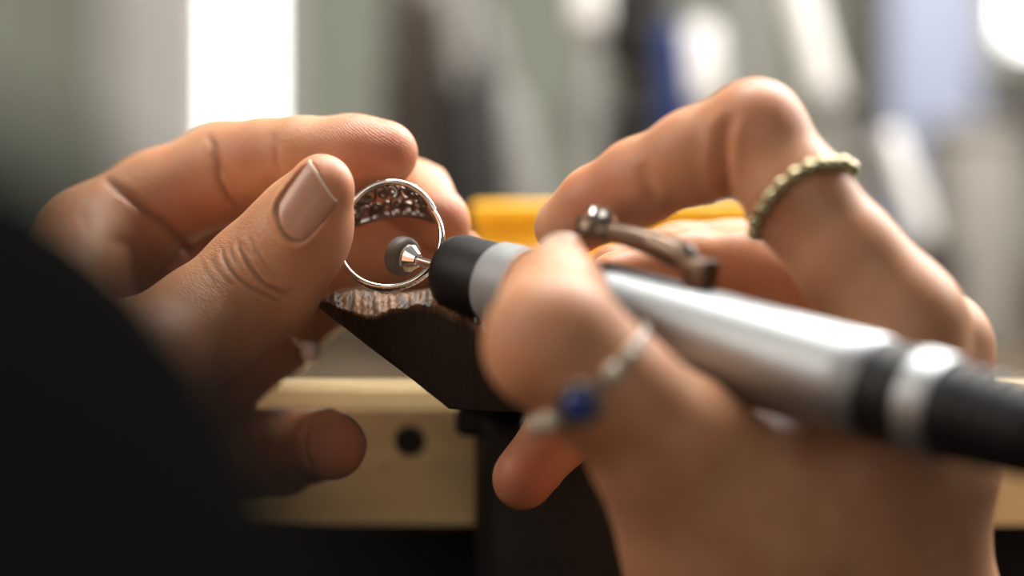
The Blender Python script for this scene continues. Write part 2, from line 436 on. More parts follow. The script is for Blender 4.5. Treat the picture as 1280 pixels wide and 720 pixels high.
bx('floor', -1800, 1800, -900, 1700, -20, 0, M['floor'], kind='structure')

# ------------------------------------------------------------------ the jeweller: two hands and a sleeve
person = empty('person', (-30, 300, 880))
tag(person, 'jeweller in dark clothing seen from behind, holding a ring and a rotary tool', 'person')

# left hand: thumb towards the camera, fingers behind the ring
L = Hand((-135, 468, 820), (0, 606, 962), 0.42)
UPI = nrm((-0.1, 0.80, 0.45))                     # backs of the fingers face away and up
wristL = st(-30, 640, 470, 180)
L.limb(L.palm, [st(110, 312, 560, 66), st(40, 420, 525, 80), st(-30, 600, 475, 120)], UPI, k=8)
L.limb(L.palm, [st(150, 385, 572, 62), st(70, 490, 530, 80), st(-20, 630, 475, 120)], UPI, k=8)
L.limb(L.palm, [st(225, 505, 570, 62), st(120, 560, 530, 80), st(-10, 660, 475, 120)], UPI, k=8)
L.limb(L.palm, [st(215, 592, 568, 58), st(120, 640, 530, 76), st(0, 700, 475, 110)], UPI, k=8)
L.limb(L.palm, [st(160, 478, 522, 84), st(60, 575, 500, 110), st(-30, 640, 470, 130)], (-.3, -.9, .2), k=9)
# index
L.finger([st(110, 308, 559, 65), st(195, 253, 564, 60), st(286, 215, 563, 62), st(333, 202, 556, 51), st(378, 196, 551, 46), st(440, 192, 548, 44), st(481, 192, 547, 41)], UPI, ws=1.0, wn=0.95, k=4)
# middle
L.finger([st(150, 380, 574, 62), st(270, 286, 584, 56), st(385, 222, 578, 54), st(470, 230, 573, 46), st(521, 246, 567, 42), st(551, 275, 556, 39)], UPI, k=3)
# ring finger
L.finger([st(225, 505, 570, 62), st(330, 422, 578, 54), st(418, 338, 577, 60), st(490, 325, 573, 52), st(540, 322, 569, 44), st(570, 322, 563, 36)], UPI, k=3)
# little finger
L.finger([st(215, 592, 568, 58), st(300, 570, 580, 54), st(345, 567, 572, 53), st(380, 560, 561, 44), st(412, 556, 548, 46)], nrm((0.25, 0.55, 0.8)), k=3, ws=1.0, wn=0.97)
# thumb
UPT = nrm((-0.5, -0.85, 0.05))
L.finger([st(40, 590, 500, 98), st(170, 468, 520, 84), st(255, 408, 531, 74), st(330, 346, 534, 72), st(374, 289, 530, 60), st(402, 235, 526, 43)], UPT, ws=1.0, wn=0.88, k=5, tip_wn=0.88)
L.finish(kp=7)
# volumes that a chain of cones lacks
L.swell(P(318, 330, 522), 7.5, 0.7); L.swell(P(432, 285, 532), 7, 0.6); L.swell(P(460, 195, 542), 8, 0.5)
L.swell(P(235, 245, 553), 9, 0.9); L.swell(P(305, 190, 553), 7, 0.5)
# folds
L.crease([(128, 222), (142, 232), (165, 250), (200, 278), (222, 300), (240, 325)], 0.9, 6, 520, 580, red=0.5, lip=0.0, grime=0.3)
L.crease([(258, 165), (266, 180), (270, 200), (272, 225), (285, 250), (300, 262)], 0.6, 5, 530, 575, red=0.5, lip=0.0, grime=0.35)
L.crease([(262, 190), (278, 215), (300, 240)], 0.3, 4, 530, 575, lip=0.1)
L.crease([(341, 165), (345, 180), (345, 200), (352, 222)], 0.35, 4.5, 530, 570, red=0.3, lip=0.05)
L.crease([(95, 262), (110, 285), (135, 300), (170, 312)], 0.4, 8, 520, 580, lip=0.1)
# thumb knuckle
for pl, dp, w in [([(277, 308), (280, 322), (288, 335), (300, 348), (318, 362), (338, 372), (352, 378)], 0.55, 2.6),
                  ([(296, 296), (300, 310), (310, 326), (322, 344), (333, 356), (352, 368), (364, 372)], 0.65, 2.6),
                  ([(310, 290), (318, 308), (330, 328), (345, 346)], 0.16, 2.2),
                  ([(288, 306), (291, 320), (298, 330)], 0.2, 2.0),
                  ([(262, 318), (268, 330), (278, 344), (292, 356)], 0.14, 2.4),
                  ([(252, 326), (262, 346), (272, 356)], 0.1, 2.4),
                  ([(300, 303), (306, 306), (312, 316), (316, 318)], 0.22, 1.8),
                  ([(304, 322), (312, 334), (316, 338)], 0.2, 1.8),
                  ([(340, 358), (356, 364), (372, 362)], 0.18, 2.4)]:
    L.crease(pl, dp, w, 500, 545, grime=0.25, lip=0.4)
# little finger end joint, index pulp
L.crease([(388, 520), (380, 540), (380, 570), (392, 592)], 0.35, 4, 530, 575)
L.nail(P(377, 253, 521), (4.4, -4.2, 9.3), (-0.60, -0.80, 0.0), 4.9, 5.7, 'thumb_nail', W=(4.6, -4.0, -9.0))
L.nail(P(438, 524, 551), (0.35, -0.9, 0.0), (0.62, 0.15, 0.77), 4.3, 5.0, 'finger_nail')
L.nail(P(470, 160, 560), (1, 0, 0), (0.05, 0.85, 0.5), 5.2, 5.5, 'finger_nail')
L.nail(P(560, 250, 570), (0.55, -0.3, -0.7), (0.45, 0.75, 0.45), 5.0, 5.2, 'finger_nail')
L.nail(P(580, 310, 578), (0.6, -0.5, -0.2), (0.35, 0.85, 0.35), 4.8, 5.0, 'finger_nail')
# ridges of the finger pads (phase in ridge periods of about 0.5 mm)
def ridge(c, ang0, curl, per=0.52):
    def fn(v):
        x = v[:, 0] - c[0]; z = v[:, 2] - c[2]; a = ang0 + curl * x
        return (x * np.sin(a) + z * np.cos(a)) / per
    return fn
ci = P(440, 190, 541); L.ridges(ci, 13, ridge(ci, 0.72, -0.014), (0, -1, 0))
cm = P(552, 266, 550); L.ridges(cm, 11, ridge(cm, 0.75, -0.02), (0, -1, 0))
cl = P(422, 556, 542); L.ridges(cl, 6, ridge(cl, 0.6, -0.03), (0, -1, 0))
# knuckle skin texture of the thumb, stretched across it
ta = nrm(P(330, 346, 533) - P(170, 468, 520)); tb = nrm(np.cross(ta, (0, 1, 0)))
rel = L.v - P(300, 350, 525)
L.skin_uv = np.stack([rel @ ta / 0.75, rel @ tb / 1.5, rel[:, 1] / 1.2], 1)
w_ = np.exp(-(np.linalg.norm(rel, axis=1) / 14) ** 4) * np.clip(L.n @ UPT * 1.5, 0, 1)
L.attr['wrinkle'] = np.maximum(w_, 0.5 * np.clip(L.n @ UPT, 0, 1))
for c, r, a in [(P(480, 195, 541), 9, 0.7), (P(560, 265, 550), 8, 0.7), (P(405, 215, 524), 6, 0.5), (P(422, 556, 541), 6, 0.8), (P(245, 270, 552), 9, 0.45), (P(300, 200, 552), 6, 0.4)]:
    L.blush('red', c, r, a)
L.blush('grime', P(384, 300, 522), 2.5, 0.22)
left_hand = L.build('left_hand', M['skin_l'], person, 'left hand pinching the ring, thumb nail towards the viewer')

# right hand: holds the handpiece like a pen
R_ = Hand((-22, 440, 780), (105, 585, 990), 0.5)
UPR = nrm((0.35, 0.55, 0.75))
wr = st(1012, 770, 468, 205)
R_.limb(R_.palm, [st(1122, 408, 502, 74), st(1095, 560, 499, 94), st(1050, 740, 516, 130)], (0.9, -.3, .3), k=10)
R_.limb(R_.palm, [st(1174, 438, 514, 60), st(1155, 580, 509, 82), st(1095, 740, 518, 130)], (0.9, .1, .3), k=10)
R_.limb(R_.palm, [st(1150, 520, 528, 60), st(1090, 640, 516, 80), st(1030, 760, 522, 130)], (0.9, .1, .3), k=10)
R_.limb(R_.palm, [st(1110, 600, 530, 60), st(1040, 680, 512, 90), st(960, 770, 520, 112)], (0.9, .1, .3), k=10)
R_.limb(R_.palm, [st(845, 570, 482, 86), st(920, 690, 492, 118), st(970, 790, 512, 130)], (-.3, -.8, .4), k=10)
R_.limb(R_.palm, [st(970, 790, 512, 180), st(1000, 850, 520, 205), st(1030, 1000, 534, 230)], (-.1, -1, .1), k=10, wn=0.75)
R_.limb(R_.palm, [st(1060, 760, 518, 165), st(1050, 850, 526, 190), st(1040, 1000, 538, 215)], (-.1, -1, .1), k=10, wn=0.75)
R_.limb(R_.palm, [st(890, 612, 490, 78), st(1090, 612, 503, 88)], (0, -.9, .4), k=10)
# index
R_.finger([st(1124, 402, 501, 73), st(1060, 322, 500, 66), st(1000, 250, 501, 64), st(944, 166, 505, 61), st(870, 195, 509, 56), st(798, 228, 516, 51), st(745, 256, 522, 45), st(703, 284, 526, 36)], nrm((0.2, 0.2, 0.9)), k=3.5, ws=1.0, wn=1.0)
# middle, ring
R_.finger([st(1174, 438, 514, 60), st(1100, 390, 524, 56), st(1020, 345, 534, 54), st(930, 332, 541, 46), st(860, 330, 541, 42), st(770, 348, 537, 36)], UPR, k=3)
R_.finger([st(1150, 520, 528, 60), st(1070, 420, 545, 54), st(985, 318, 562, 48), st(910, 318, 562, 42), st(850, 318, 561, 39), st(770, 335, 556, 34)], UPR, k=3)
# little finger reaching under the tool
R_.finger([st(1110, 600, 530, 60), st(980, 540, 552, 52), st(860, 480, 556, 48), st(760, 495, 545, 46), st(700, 540, 534, 44), st(655, 596, 527, 42)], nrm((-0.6, 0.5, 0.6)), k=3)
# thumb
UPRT = nrm((-0.55, -0.75, 0.35))
R_.finger([st(930, 690, 490, 112), st(845, 570, 480, 84), st(760, 485, 474, 76), st(692, 427, 472, 83), st(692, 375, 484, 64), st(701, 326, 497, 35)], UPRT, k=4.5, ws=1.0, wn=0.95)
R_.finish(kp=8)
R_.swell(P(830, 520, 468), 10, 1.6); R_.swell(P(1180, 360, 487), 9, 0.8); R_.swell(P(945, 125, 500), 8, 0.5)
R_.crease([(912, 140), (905, 165), (902, 200), (903, 235), (908, 255)], 1.3, 8, 470, 520, red=0.4)
R_.crease([(800, 205), (812, 230), (815, 262)], 0.5, 8, 480, 530)
R_.nail(P(682, 318, 493), P(695, 300, 500) - P(688, 350, 488), (-0.35, -0.72, 0.6), 5.6, 5.4, 'thumb_nail')
R_.nail(P(710, 258, 530), (-0.8, 0.2, -0.5), (-0.35, 0.45, 0.8), 4.8, 5.0, 'finger_nail')
R_.nail(P(668, 575, 538), (-0.5, -0.2, -0.75), (-0.25, 0.92, 0.0), 4.4, 4.4, 'finger_nail')
R_.attr['wrinkle'] = 0.4 * np.exp(-(np.linalg.norm(R_.v - P(640, 420, 465), axis=1) / 12) ** 2)
for c, r, a in [(P(690, 300, 495), 8, 0.6), (P(655, 600, 520), 10, 0.9), (P(760, 250, 515), 10, 0.6), (P(950, 120, 498), 9, 0.35), (P(940, 300, 495), 10, 0.3)]:
    R_.blush('red', c, r, a)
right_hand = R_.build('right_hand', M['skin_r'], person, 'right hand gripping the handpiece like a pen, knuckles raised')

# dark sleeve of the left arm, pushed up, close to the camera
def sleeve():
    path = [np.array(q, float) for q in [(-80, 292, 882), (-70, 278, 885), (-61, 235, 890), (-55.5, 195, 889.5), (-60, 150, 878), (-76, 100, 852), (-95, 50, 820)]]
    rad = [36, 42, 45, 46, 48, 54, 60]
    pts = []; n = 40; m = 60
    for i in range(m):
        u = i / (m - 1) * (len(path) - 1); k = min(int(u), len(path) - 2); f = u - k
        c = path[k] * (1 - f) + path[k + 1] * f; r = rad[k] * (1 - f) + rad[k + 1] * f
        for j in range(n):
            a = 2 * math.pi * j / n
            rr = r * (1 + 0.025 * math.sin(i * 0.55 + 2 * math.sin(a)) + 0.02 * math.sin(3 * a + i * 0.23))
            pts.append(c + np.array([math.cos(a) * rr, 0, math.sin(a) * rr]))
    mb = MB(); mb.grid(pts, m, n, cv=True)
    o = mb.build('sleeve', M['sleeve'], person, sharp=0); o['label'] = 'black cloth sleeve on the left arm'
    return o
sleeve()
# forearm between the hand and the sleeve
FA = Field((-150, 250, 800), (-20, 500, 960), 1.2); F_ = FA.new()
for a, b in zip([st(-20, 630, 480, 150), st(-60, 650, 440, 190)], [st(-60, 650, 440, 190), (np.array([-80, 285, 880.]), 33)]):
    FA.bone(F_, a[0], b[0], a[1], b[1], (0, 0, 1), 1.1, 0.9, 6)
v_, q_ = FA.mesh(F_)
fa = link('forearm', mesh_np('forearm', v_, q_[:, ::-1]), M['skin_l'], person)

# ------------------------------------------------------------------ handpiece with polishing wheel
HA = P(509, 322, 536); HB = P(1280, 538, 450); HD = nrm(HB - HA); HL = np.linalg.norm(HB - HA)
def s_at(px):
    lo, hi = -20.0, HL * 1.5
    for _ in range(50):
        mid = (lo + hi) / 2; q = HA + HD * mid; x = 640 + q[0] / q[1] * FPX
        if x < px: lo = mid
        else: hi = mid
    return lo
HU = nrm(np.array([0, 0, 1.0]) - HD * HD[2]); HS = np.cross(HD, HU)
hp = empty('rotary_handpiece', HA + HD * 60)
tag(hp, 'silver rotary handpiece with black nose and release lever held in the right hand', 'handpiece')
S = s_at
MB().lathe(HA, HD, [(S(560), 4.4), (S(561), 5.6), (S(566), 6.6), (S(574), 7.05), (S(606), 7.2), (S(620), 7.2), (S(620) + .05, 6.0)], 48).build('nose_cap', M['black_plastic'], hp)
MB().lathe(HA, HD, [(S(620), 6.2), (S(620) + .2, 7.4), (S(624), 7.7), (S(642), 7.9), (S(660), 8.0), (S(660) + .1, 7.0)], 48).build('collar', M['collar'], hp)
MB().lathe(HA, HD, [(S(655), 7.0), (S(730), 7.4), (S(742), 7.2)], 48).build('chuck_sleeve', M['black_plastic'], hp)
body = MB().lathe(HA, HD, [(S(738), 6.0), (S(738) + .2, 8.2), (S(742), 8.7), (S(760), 8.9), (S(900), 9.05), (S(1060), 9.0), (S(1096), 8.9), (S(1099), 8.5), (S(1099) + .1, 7.5)], 64).build('body', M['alu'], hp)
MB().lathe(HA, HD, [(S(1097), 8.0), (S(1099), 8.45), (S(1150), 8.45), (S(1152), 8.0)], 48).build('grip_band', M['black_plastic'], hp)
MB().lathe(HA, HD, [(S(1150), 8.0), (S(1151), 8.9), (S(1170), 8.9), (S(1186), 8.6), (S(1188), 7.6)], 48).build('coupling_ring', M['alu'], hp)
prof = [(S(1186), 7.0), (S(1188), 7.9)]
for k in range(5):
    a = S(1188) + 1 + k * 3.2; prof += [(a, 8.0 - .15 * k), (a + 2.2, 8.0 - .15 * k), (a + 2.4, 7.4 - .15 * k), (a + 3.0, 7.4 - .15 * k)]
prof += [(S(1188) + 18, 6.5), (S(1188) + 30, 4.5)]
MB().lathe(HA, HD, prof, 48).build('strain_relief', M['black_plastic'], hp)
e0 = HA + HD * (S(1188) + 28); cab = [e0 + HD * t * 12 + np.array([0, 0, -0.35 * t * t]) for t in range(12)]
MB().tube(cab, 4.2, 16).build('cable', M['black_plastic'], hp)
# release lever above the body
def hpt(s_, up, side=0.0): return HA + HD * s_ + HU * up + HS * side
sl0, sl1 = S(733), S(860)
def lever_pts():
    pts = []; n = 18
    for i in range(n):
        t = i / (n - 1); s_ = sl0 + (sl1 - sl0) * t
        up = 14.2 + 0.5 * math.sin(t * 3) - 1.8 * t * t; hw = 2.6; th = 1.5 + 0.9 * min(1, t * 1.6)
        if t > 0.85: up -= 9 * (t - 0.85); th *= 1 - 1.2 * (t - .85)
        for k in range(12):
            a = 2 * math.pi * k / 12
            pts.append(hpt(s_, up + th * math.copysign(abs(math.sin(a)) ** .6, math.sin(a)), hw * math.copysign(abs(math.cos(a)) ** .6, math.cos(a))))
    return pts, n
lp, ln = lever_pts()
mb = MB(); mb.grid(lp, ln, 12, cv=True); mb.f.append(tuple(range(12))); mb.f.append(tuple((ln - 1) * 12 + k for k in range(12)))
mb.lathe(hpt(sl0, 13.2), HU, [(0, 4.0), (0.4, 4.4), (2.2, 4.4), (2.8, 3.9)], 32)
lever = mb.build('release_lever', M['bronze'], hp)
MB().lathe(hpt(sl0, 16.0), HU, [(0, 2.4), (0.3, 2.75), (1.8, 2.75), (2.4, 2.3), (2.6, 1.2)], 24).build('lever_screw', M['steel'], lever)
MB().box(hpt(sl1 + .5, 10.6), (2.4, 2.3, 3.2), np.stack([HD, HS, HU], 1), 0.8).build('lever_pivot', M['bronze'], hp)
# mandrel and wheel
bit = empty('polishing_wheel', HA); tag(bit, 'small grey rubber polishing wheel on a steel mandrel inside the ring', 'polishing wheel')
MB().lathe(HA - HD * 1.1, HD, [(-1.7, 1.2), (-1.7, 3.1), (-1.45, 3.55), (-0.8, 3.75), (0.5, 3.8), (1.1, 3.6), (1.5, 3.1), (1.6, 2.5), (1.35, 1.5)], 56).build('wheel', M['rubber'], bit)
MB().lathe(HA - HD * 1.1, HD, [(1.2, 2.65), (1.6, 2.75), (2.1, 2.6), (4.0, 1.3), (4.1, 1.05)], 16).build('mandrel_head', M['steel'], bit, sharp=15)
MB().lathe(HA - HD * 1.1, HD, [(3.9, 0.98), (4.2, 0.98), (S(575), 0.98)], 20).build('mandrel_shaft', M['steel'], bit)

# ------------------------------------------------------------------ the ring being polished
RC = P(488, 301, 537)
RA = nrm((0.10, 0.89, -0.42)); RU = nrm(np.array([0.02, 0.42, 0.89]) - RA * np.dot([0.02, 0.42, 0.89], RA)); RR = np.cross(RA, RU)   # axis away, up, right
rad_in = 9.2
jr = empty('silver_ring', RC - RU * 9.5); tag(jr, 'ornate silver ring with openwork crown held over the bench pin', 'ring')
def rp(th, r, w): return RC + (RU * math.cos(th) + RR * math.sin(th)) * r + RA * w
pts = []; n = 96; m = 14
a0 = math.radians(48)
for i in range(n):
    th = a0 + (2 * math.pi - 2 * a0) * i / (n - 1)
    f = abs(math.pi - th) / (math.pi - a0)
    hw = 1.05 + 0.6 * f ** 3; ht = 0.62
    for k in range(m):
        a = 2 * math.pi * k / m
        pts.append(rp(th, rad_in + ht + ht * math.sin(a) * (1.0), hw * math.copysign(abs(math.cos(a)) ** .8, math.cos(a)) - 2.2 * f ** 2 * 0 ))
mb = MB(); mb.grid(pts, n, m, cv=True); mb.f.append(tuple(range(m))); mb.f.append(tuple((n - 1) * m + k for k in range(m)))
mb.build('band', M['silver'], jr)
# crown: two rims, leaves and scrolls between them
def crown_r(th): return rad_in + 0.6 + 1.3 * math.cos(th * 1.25) ** 2
def crown_w(th, side):
    f = max(0, math.cos(th * 1.55)) ** 0.55
    return (-1.2 - 1.6 * f) if side < 0 else (1.2 + 9.8 * f)
A1 = math.radians(56)
for side in (-1, 1):
    path = [rp(th, crown_r(th), crown_w(th, side)) for th in np.linspace(-A1, A1, 48)]
    MB().tube(path, 0.55 if side < 0 else 0.5, 10).build('crown_rim', M['silver'] if side < 0 else M['silver_old'], jr)
mb = MB()
def crown_pt(th, v): return rp(th, crown_r(th) - 0.1, crown_w(th, -1) * (1 - v) + crown_w(th, 1) * v)
for k in range(9):                                          # scrolls
    th0 = -A1 * .8 + k * A1 * 0.2
    for vc, sg in ((0.28, 1), (0.72, -1)):
        path = []
        for i in range(22):
            t = i / 21; a = sg * t * 8.5 + k; r = 0.17 * (1 - 0.75 * t)
            path.append(crown_pt(th0 + r * math.cos(a) * 0.72, min(1, max(0, vc + r * 1.5 * math.sin(a)))))
        mb.tube(path, 0.33, 7)
mb.build('scrollwork', M['silver_old'], jr)
for k in range(8):                                          # leaves
    th = -A1 * .75 + k * A1 * 0.214; v = 0.5 + 0.2 * (-1) ** k
    c = crown_pt(th, v); e = nrm(RU * math.cos(th) + RR * math.sin(th)); tt = nrm(np.cross(e, RA)); ang = 0.7 * (-1) ** k
    t2 = tt * math.cos(ang) + RA * math.sin(ang); t3 = np.cross(e, t2)
    MB().ball(c, (1.9, 0.85, 0.4), 14, np.stack([t2, t3, e], 1)).build('leaf', M['silver_old'], jr)
for th, v, r in [(-0.22, 0.06, 0.62), (-0.06, 0.2, 0.45), (0.12, 0.1, 0.45), (0.3, 0.15, 0.5), (0.42, 0.06, 0.42), (-0.5, 0.1, 0.45), (0.0, 0.5, 0.8)]:
    MB().ball(crown_pt(th, v) + nrm(RU * math.cos(th) + RR * math.sin(th)) * 0.7, r, 12).build('bead', M['silver'], jr)

# ------------------------------------------------------------------ rings worn on the fingers
def worn(name, label, a, b, t, r, tilt, mats, group=None): pass
def ring_frame(a, b, t, tilt=(0, 0, 0)):
    d = nrm(nrm(b - a) + np.asarray(tilt, float)); c = a + (b - a) * t
    u = nrm(np.array([0, -1.0, 0]) - d * -d[1]); w = np.cross(d, u)       # u faces the camera
    return c, d, u, w
def fitted(hand, c, d, u, w, lift):
    tree = BVHTree.FromPolygons(hand.v.tolist(), hand.q.tolist()); A = np.linspace(0, 2 * math.pi, 96, endpoint=False); r = []
    for a in A:
        h = tree.ray_cast(Vector(c), Vector(u * math.cos(a) + w * math.sin(a)), 30); r.append(h[3] if h[0] is not None else np.nan)
    r = np.array(r); md = np.nanmedian(r); r = np.where(np.isfinite(r), r, md); r = np.clip(r, md * 0.8, md * 1.12)
    for _ in range(6): r = (np.roll(r, 1) + r * 2 + np.roll(r, -1)) / 4
    return lambda a: float(np.interp(a % (2 * math.pi), np.append(A, 2 * math.pi), np.append(r, r[0]))) + lift
# beaded ring on the right index
c, d, u, w = ring_frame(P(1060, 322, 490), P(944, 166, 503), 0.50)
fit = fitted(R_, c, d, u, w, 0.3)
br = empty('beaded_ring', c); tag(br, 'beaded silver ring on the right index finger', 'ring')
MB().tube([c + (u * math.cos(a) + w * math.sin(a)) * fit(a) for a in np.linspace(0, 2 * math.pi, 64, endpoint=False)], 0.75, 10, closed=True).build('band', M['silver_old'], br)
nb_ = 17; bead_me = None
for k in range(nb_):
    a = 2 * math.pi * k / nb_; q = c + (u * math.cos(a) + w * math.sin(a)) * (fit(a) + 0.45)
    if bead_me is None:
        o = MB().ball((0, 0, 0), 1.65, 14).build('bead', M['bead']); bead_me = o.data; o.parent = br
    else:
        o = bpy.data.objects.new('bead', bead_me); COL.objects.link(o); o.parent = br
    o.location = Vector(q - c) * MM
# blue stone ring on the right thumb
c, d, u, w = ring_frame(P(845, 555, 480), P(693, 427, 472), 0.71, (0.0, 0.1, 0.2))
sr = empty('stone_ring', c); tag(sr, 'ring with a round blue stone and pale beads on the right thumb', 'ring')
fit = fitted(R_, c, d, u, w, 0.4)
def tp(a, r=0): return c + (u * math.cos(a) + w * math.sin(a)) * (fit(a) + r)
MB().tube([tp(a) for a in np.linspace(0, 2 * math.pi, 64, endpoint=False)], 0.8, 10, closed=True).build('band', M['silver_old'], sr)
def find_angle(px, py):
    best = None
    for a in np.linspace(0, 2 * math.pi, 720):
        q = tp(a, 1)
        x = 640 + q[0] / q[1] * FPX; y = 360 - (q[2] - CAMZ) / q[1] * FPX
        e = (x - px) ** 2 + (y - py) ** 2 + (0 if np.dot(q - c, u) > 0 else 1e4)
        if best is None or e < best[0]: best = (e, a)
    return best[1]
sa = find_angle(720, 497); q = tp(sa, 0.5); e = nrm(q - c)
MB().lathe(q, e, [(0, 2.6), (0.3, 3.8), (1.2, 4.1), (1.8, 3.8), (1.85, 2.3)], 32).build('bezel', M['silver'], sr)
t1 = nrm(np.cross(e, d)); MB().ball(q + e * 1.6, (2.5, 2.5, 1.4), 20, np.stack([t1, d, e], 1)).build('stone', M['sapphire'], sr)
sgn = 1 if find_angle(790, 450) > sa else -1
for k, (dx, r) in enumerate([(0.54, 2.0), (0.92, 1.9), (-0.54, 1.7), (-0.86, 1.5)]):
    MB().ball(tp(sa + sgn * dx, 0.8), r, 16).build('bead', M['pearl'], sr)
# slim ring with a clear stone on the left ring finger
c, d, u, w = ring_frame(P(225, 505, 570), P(418, 345, 588), 0.56, (0, 0, 0.05))
fr = empty('slim_ring', c); tag(fr, 'slim silver ring with a bright stone on a left finger behind the thumb', 'ring')
fit = fitted(L, c, d, u, w, 0.2); pts = []
for a in np.linspace(0, 2 * math.pi, 64, endpoint=False):
    for k in range(10):
        t = 2 * math.pi * k / 10; pts.append(tp(a, 0.5 * math.sin(t)) + d * 1.3 * math.cos(t))
MB().grid(pts, 64, 10, cu=True, cv=True).build('band', M['silver'], fr)
sa = find_angle(388, 434); q = tp(sa, 0.3); e = nrm(q - c)
MB().lathe(q, e, [(0, 1.6), (0.6, 2.1), (1.2, 2.3), (1.6, 2.0)], 12).build('bezel', M['silver'], fr)
MB().ball(q + e * 2.2, 2.3, 10).build('stone', plain('white_stone', (0.93, 0.93, 0.92), 0.06, 0.0, coat=1.0), fr, smooth=False)  # white colour in place of the highlight on the clear stone

# ------------------------------------------------------------------ bench, pin and its holder
zt = CAMZ - 125 / FPX * 600; zb = CAMZ - 296 / FPX * 600
bench = empty('workbench', (0, 800, zt - 15)); tag(bench, 'pale wooden workbench edge with a round hole below the bench pin', 'workbench')
# front board with the drilled hole: ring of faces round the hole joined to the board outline
hc = P(512, 552, 600); hr = 20 / FPX * 600; mb = MB()
n = 32; x0, x1 = -620.0, 620.0; y0, y1 = 600.0, 622.0
outer = []
for k in range(n):
    a = 2 * math.pi * (k + 0.5) / n; ca, sa_ = math.cos(a), math.sin(a)
    sc = min(6 / max(abs(ca), 1e-6), 6 / max(abs(sa_), 1e-6)); outer.append((hc[0] + ca * sc, hc[2] + sa_ * sc))
inner = [(hc[0] + hr * math.cos(2 * math.pi * (k + .5) / n), hc[2] + hr * math.sin(2 * math.pi * (k + .5) / n)) for k in range(n)]
pv = [(x, y0, z) for x, z in outer] + [(x, y0, z) for x, z in inner] + [(x, y0 + 14, z) for x, z in inner]
pf = [(k, (k + 1) % n, n + (k + 1) % n, n + k) for k in range(n)] + [(n + k, n + (k + 1) % n, 2 * n + (k + 1) % n, 2 * n + k) for k in range(n)] + [tuple(2 * n + k for k in range(n))]
mb.add(pv, pf)
hx0, hx1, hz0, hz1 = hc[0] - 6, hc[0] + 6, hc[2] - 6, hc[2] + 6
for (a, b_, c_, d_) in [(x0, hx0, zb, zt - 4.5), (hx1, x1, zb, zt - 4.5), (hx0, hx1, zb, hz0), (hx0, hx1, hz1, zt - 4.5)]:
    mb.add([(a, y0, c_), (b_, y0, c_), (b_, y0, d_), (a, y0, d_)], [(0, 1, 2, 3)])
mb.add([(x0, y0, zb), (x1, y0, zb), (x1, y1, zb), (x0, y1, zb)], [(0, 1, 2, 3)])
mb.add([(x0, y0 + 1.1, zt), (x1, y0 + 1.1, zt), (x1, y1, zt), (x0, y1, zt)], [(0, 1, 2, 3)])
mb.add([(x0, y0, zt - 4.5), (x1, y0, zt - 4.5), (x1, y0 + 1.1, zt), (x0, y0 + 1.1, zt)], [(0, 1, 2, 3)])
mb.add([(x0, y1, zb), (x1, y1, zb), (x1, y1, zt), (x0, y1, zt)], [(0, 1, 2, 3)])
fb = mb.build('front_board', M['bench'], bench, smooth=False)
MB().lathe((hc[0], y0 + 13.5, hc[2]), (0, -1, 0), [(0, 3.2), (8.5, 3.2), (9.2, 2.7)], 24).build('screw_head', M['clamp'], bench)  # dark plug added to stand for the shade inside the hole
for k in range(5):
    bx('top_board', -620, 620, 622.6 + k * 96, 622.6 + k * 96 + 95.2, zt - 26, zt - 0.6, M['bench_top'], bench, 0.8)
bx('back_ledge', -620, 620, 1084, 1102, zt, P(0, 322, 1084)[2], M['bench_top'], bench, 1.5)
bx('apron_panel', -620, 620, 640, 652, 120, zb - 0.3, M['dark'], bench)  # near-black panel added so the space under the bench reads as shade
for sx in (-1, 1): bx('leg', sx * 560 - 35, sx * 560 + 35, 660, 730, 0, zb - 0.3, M['bench'], bench, 1.5)
for sx in (-1, 1): bx('leg', sx * 560 - 35, sx * 560 + 35, 1010, 1080, 0, zt - 26.3, M['bench'], bench, 1.5)

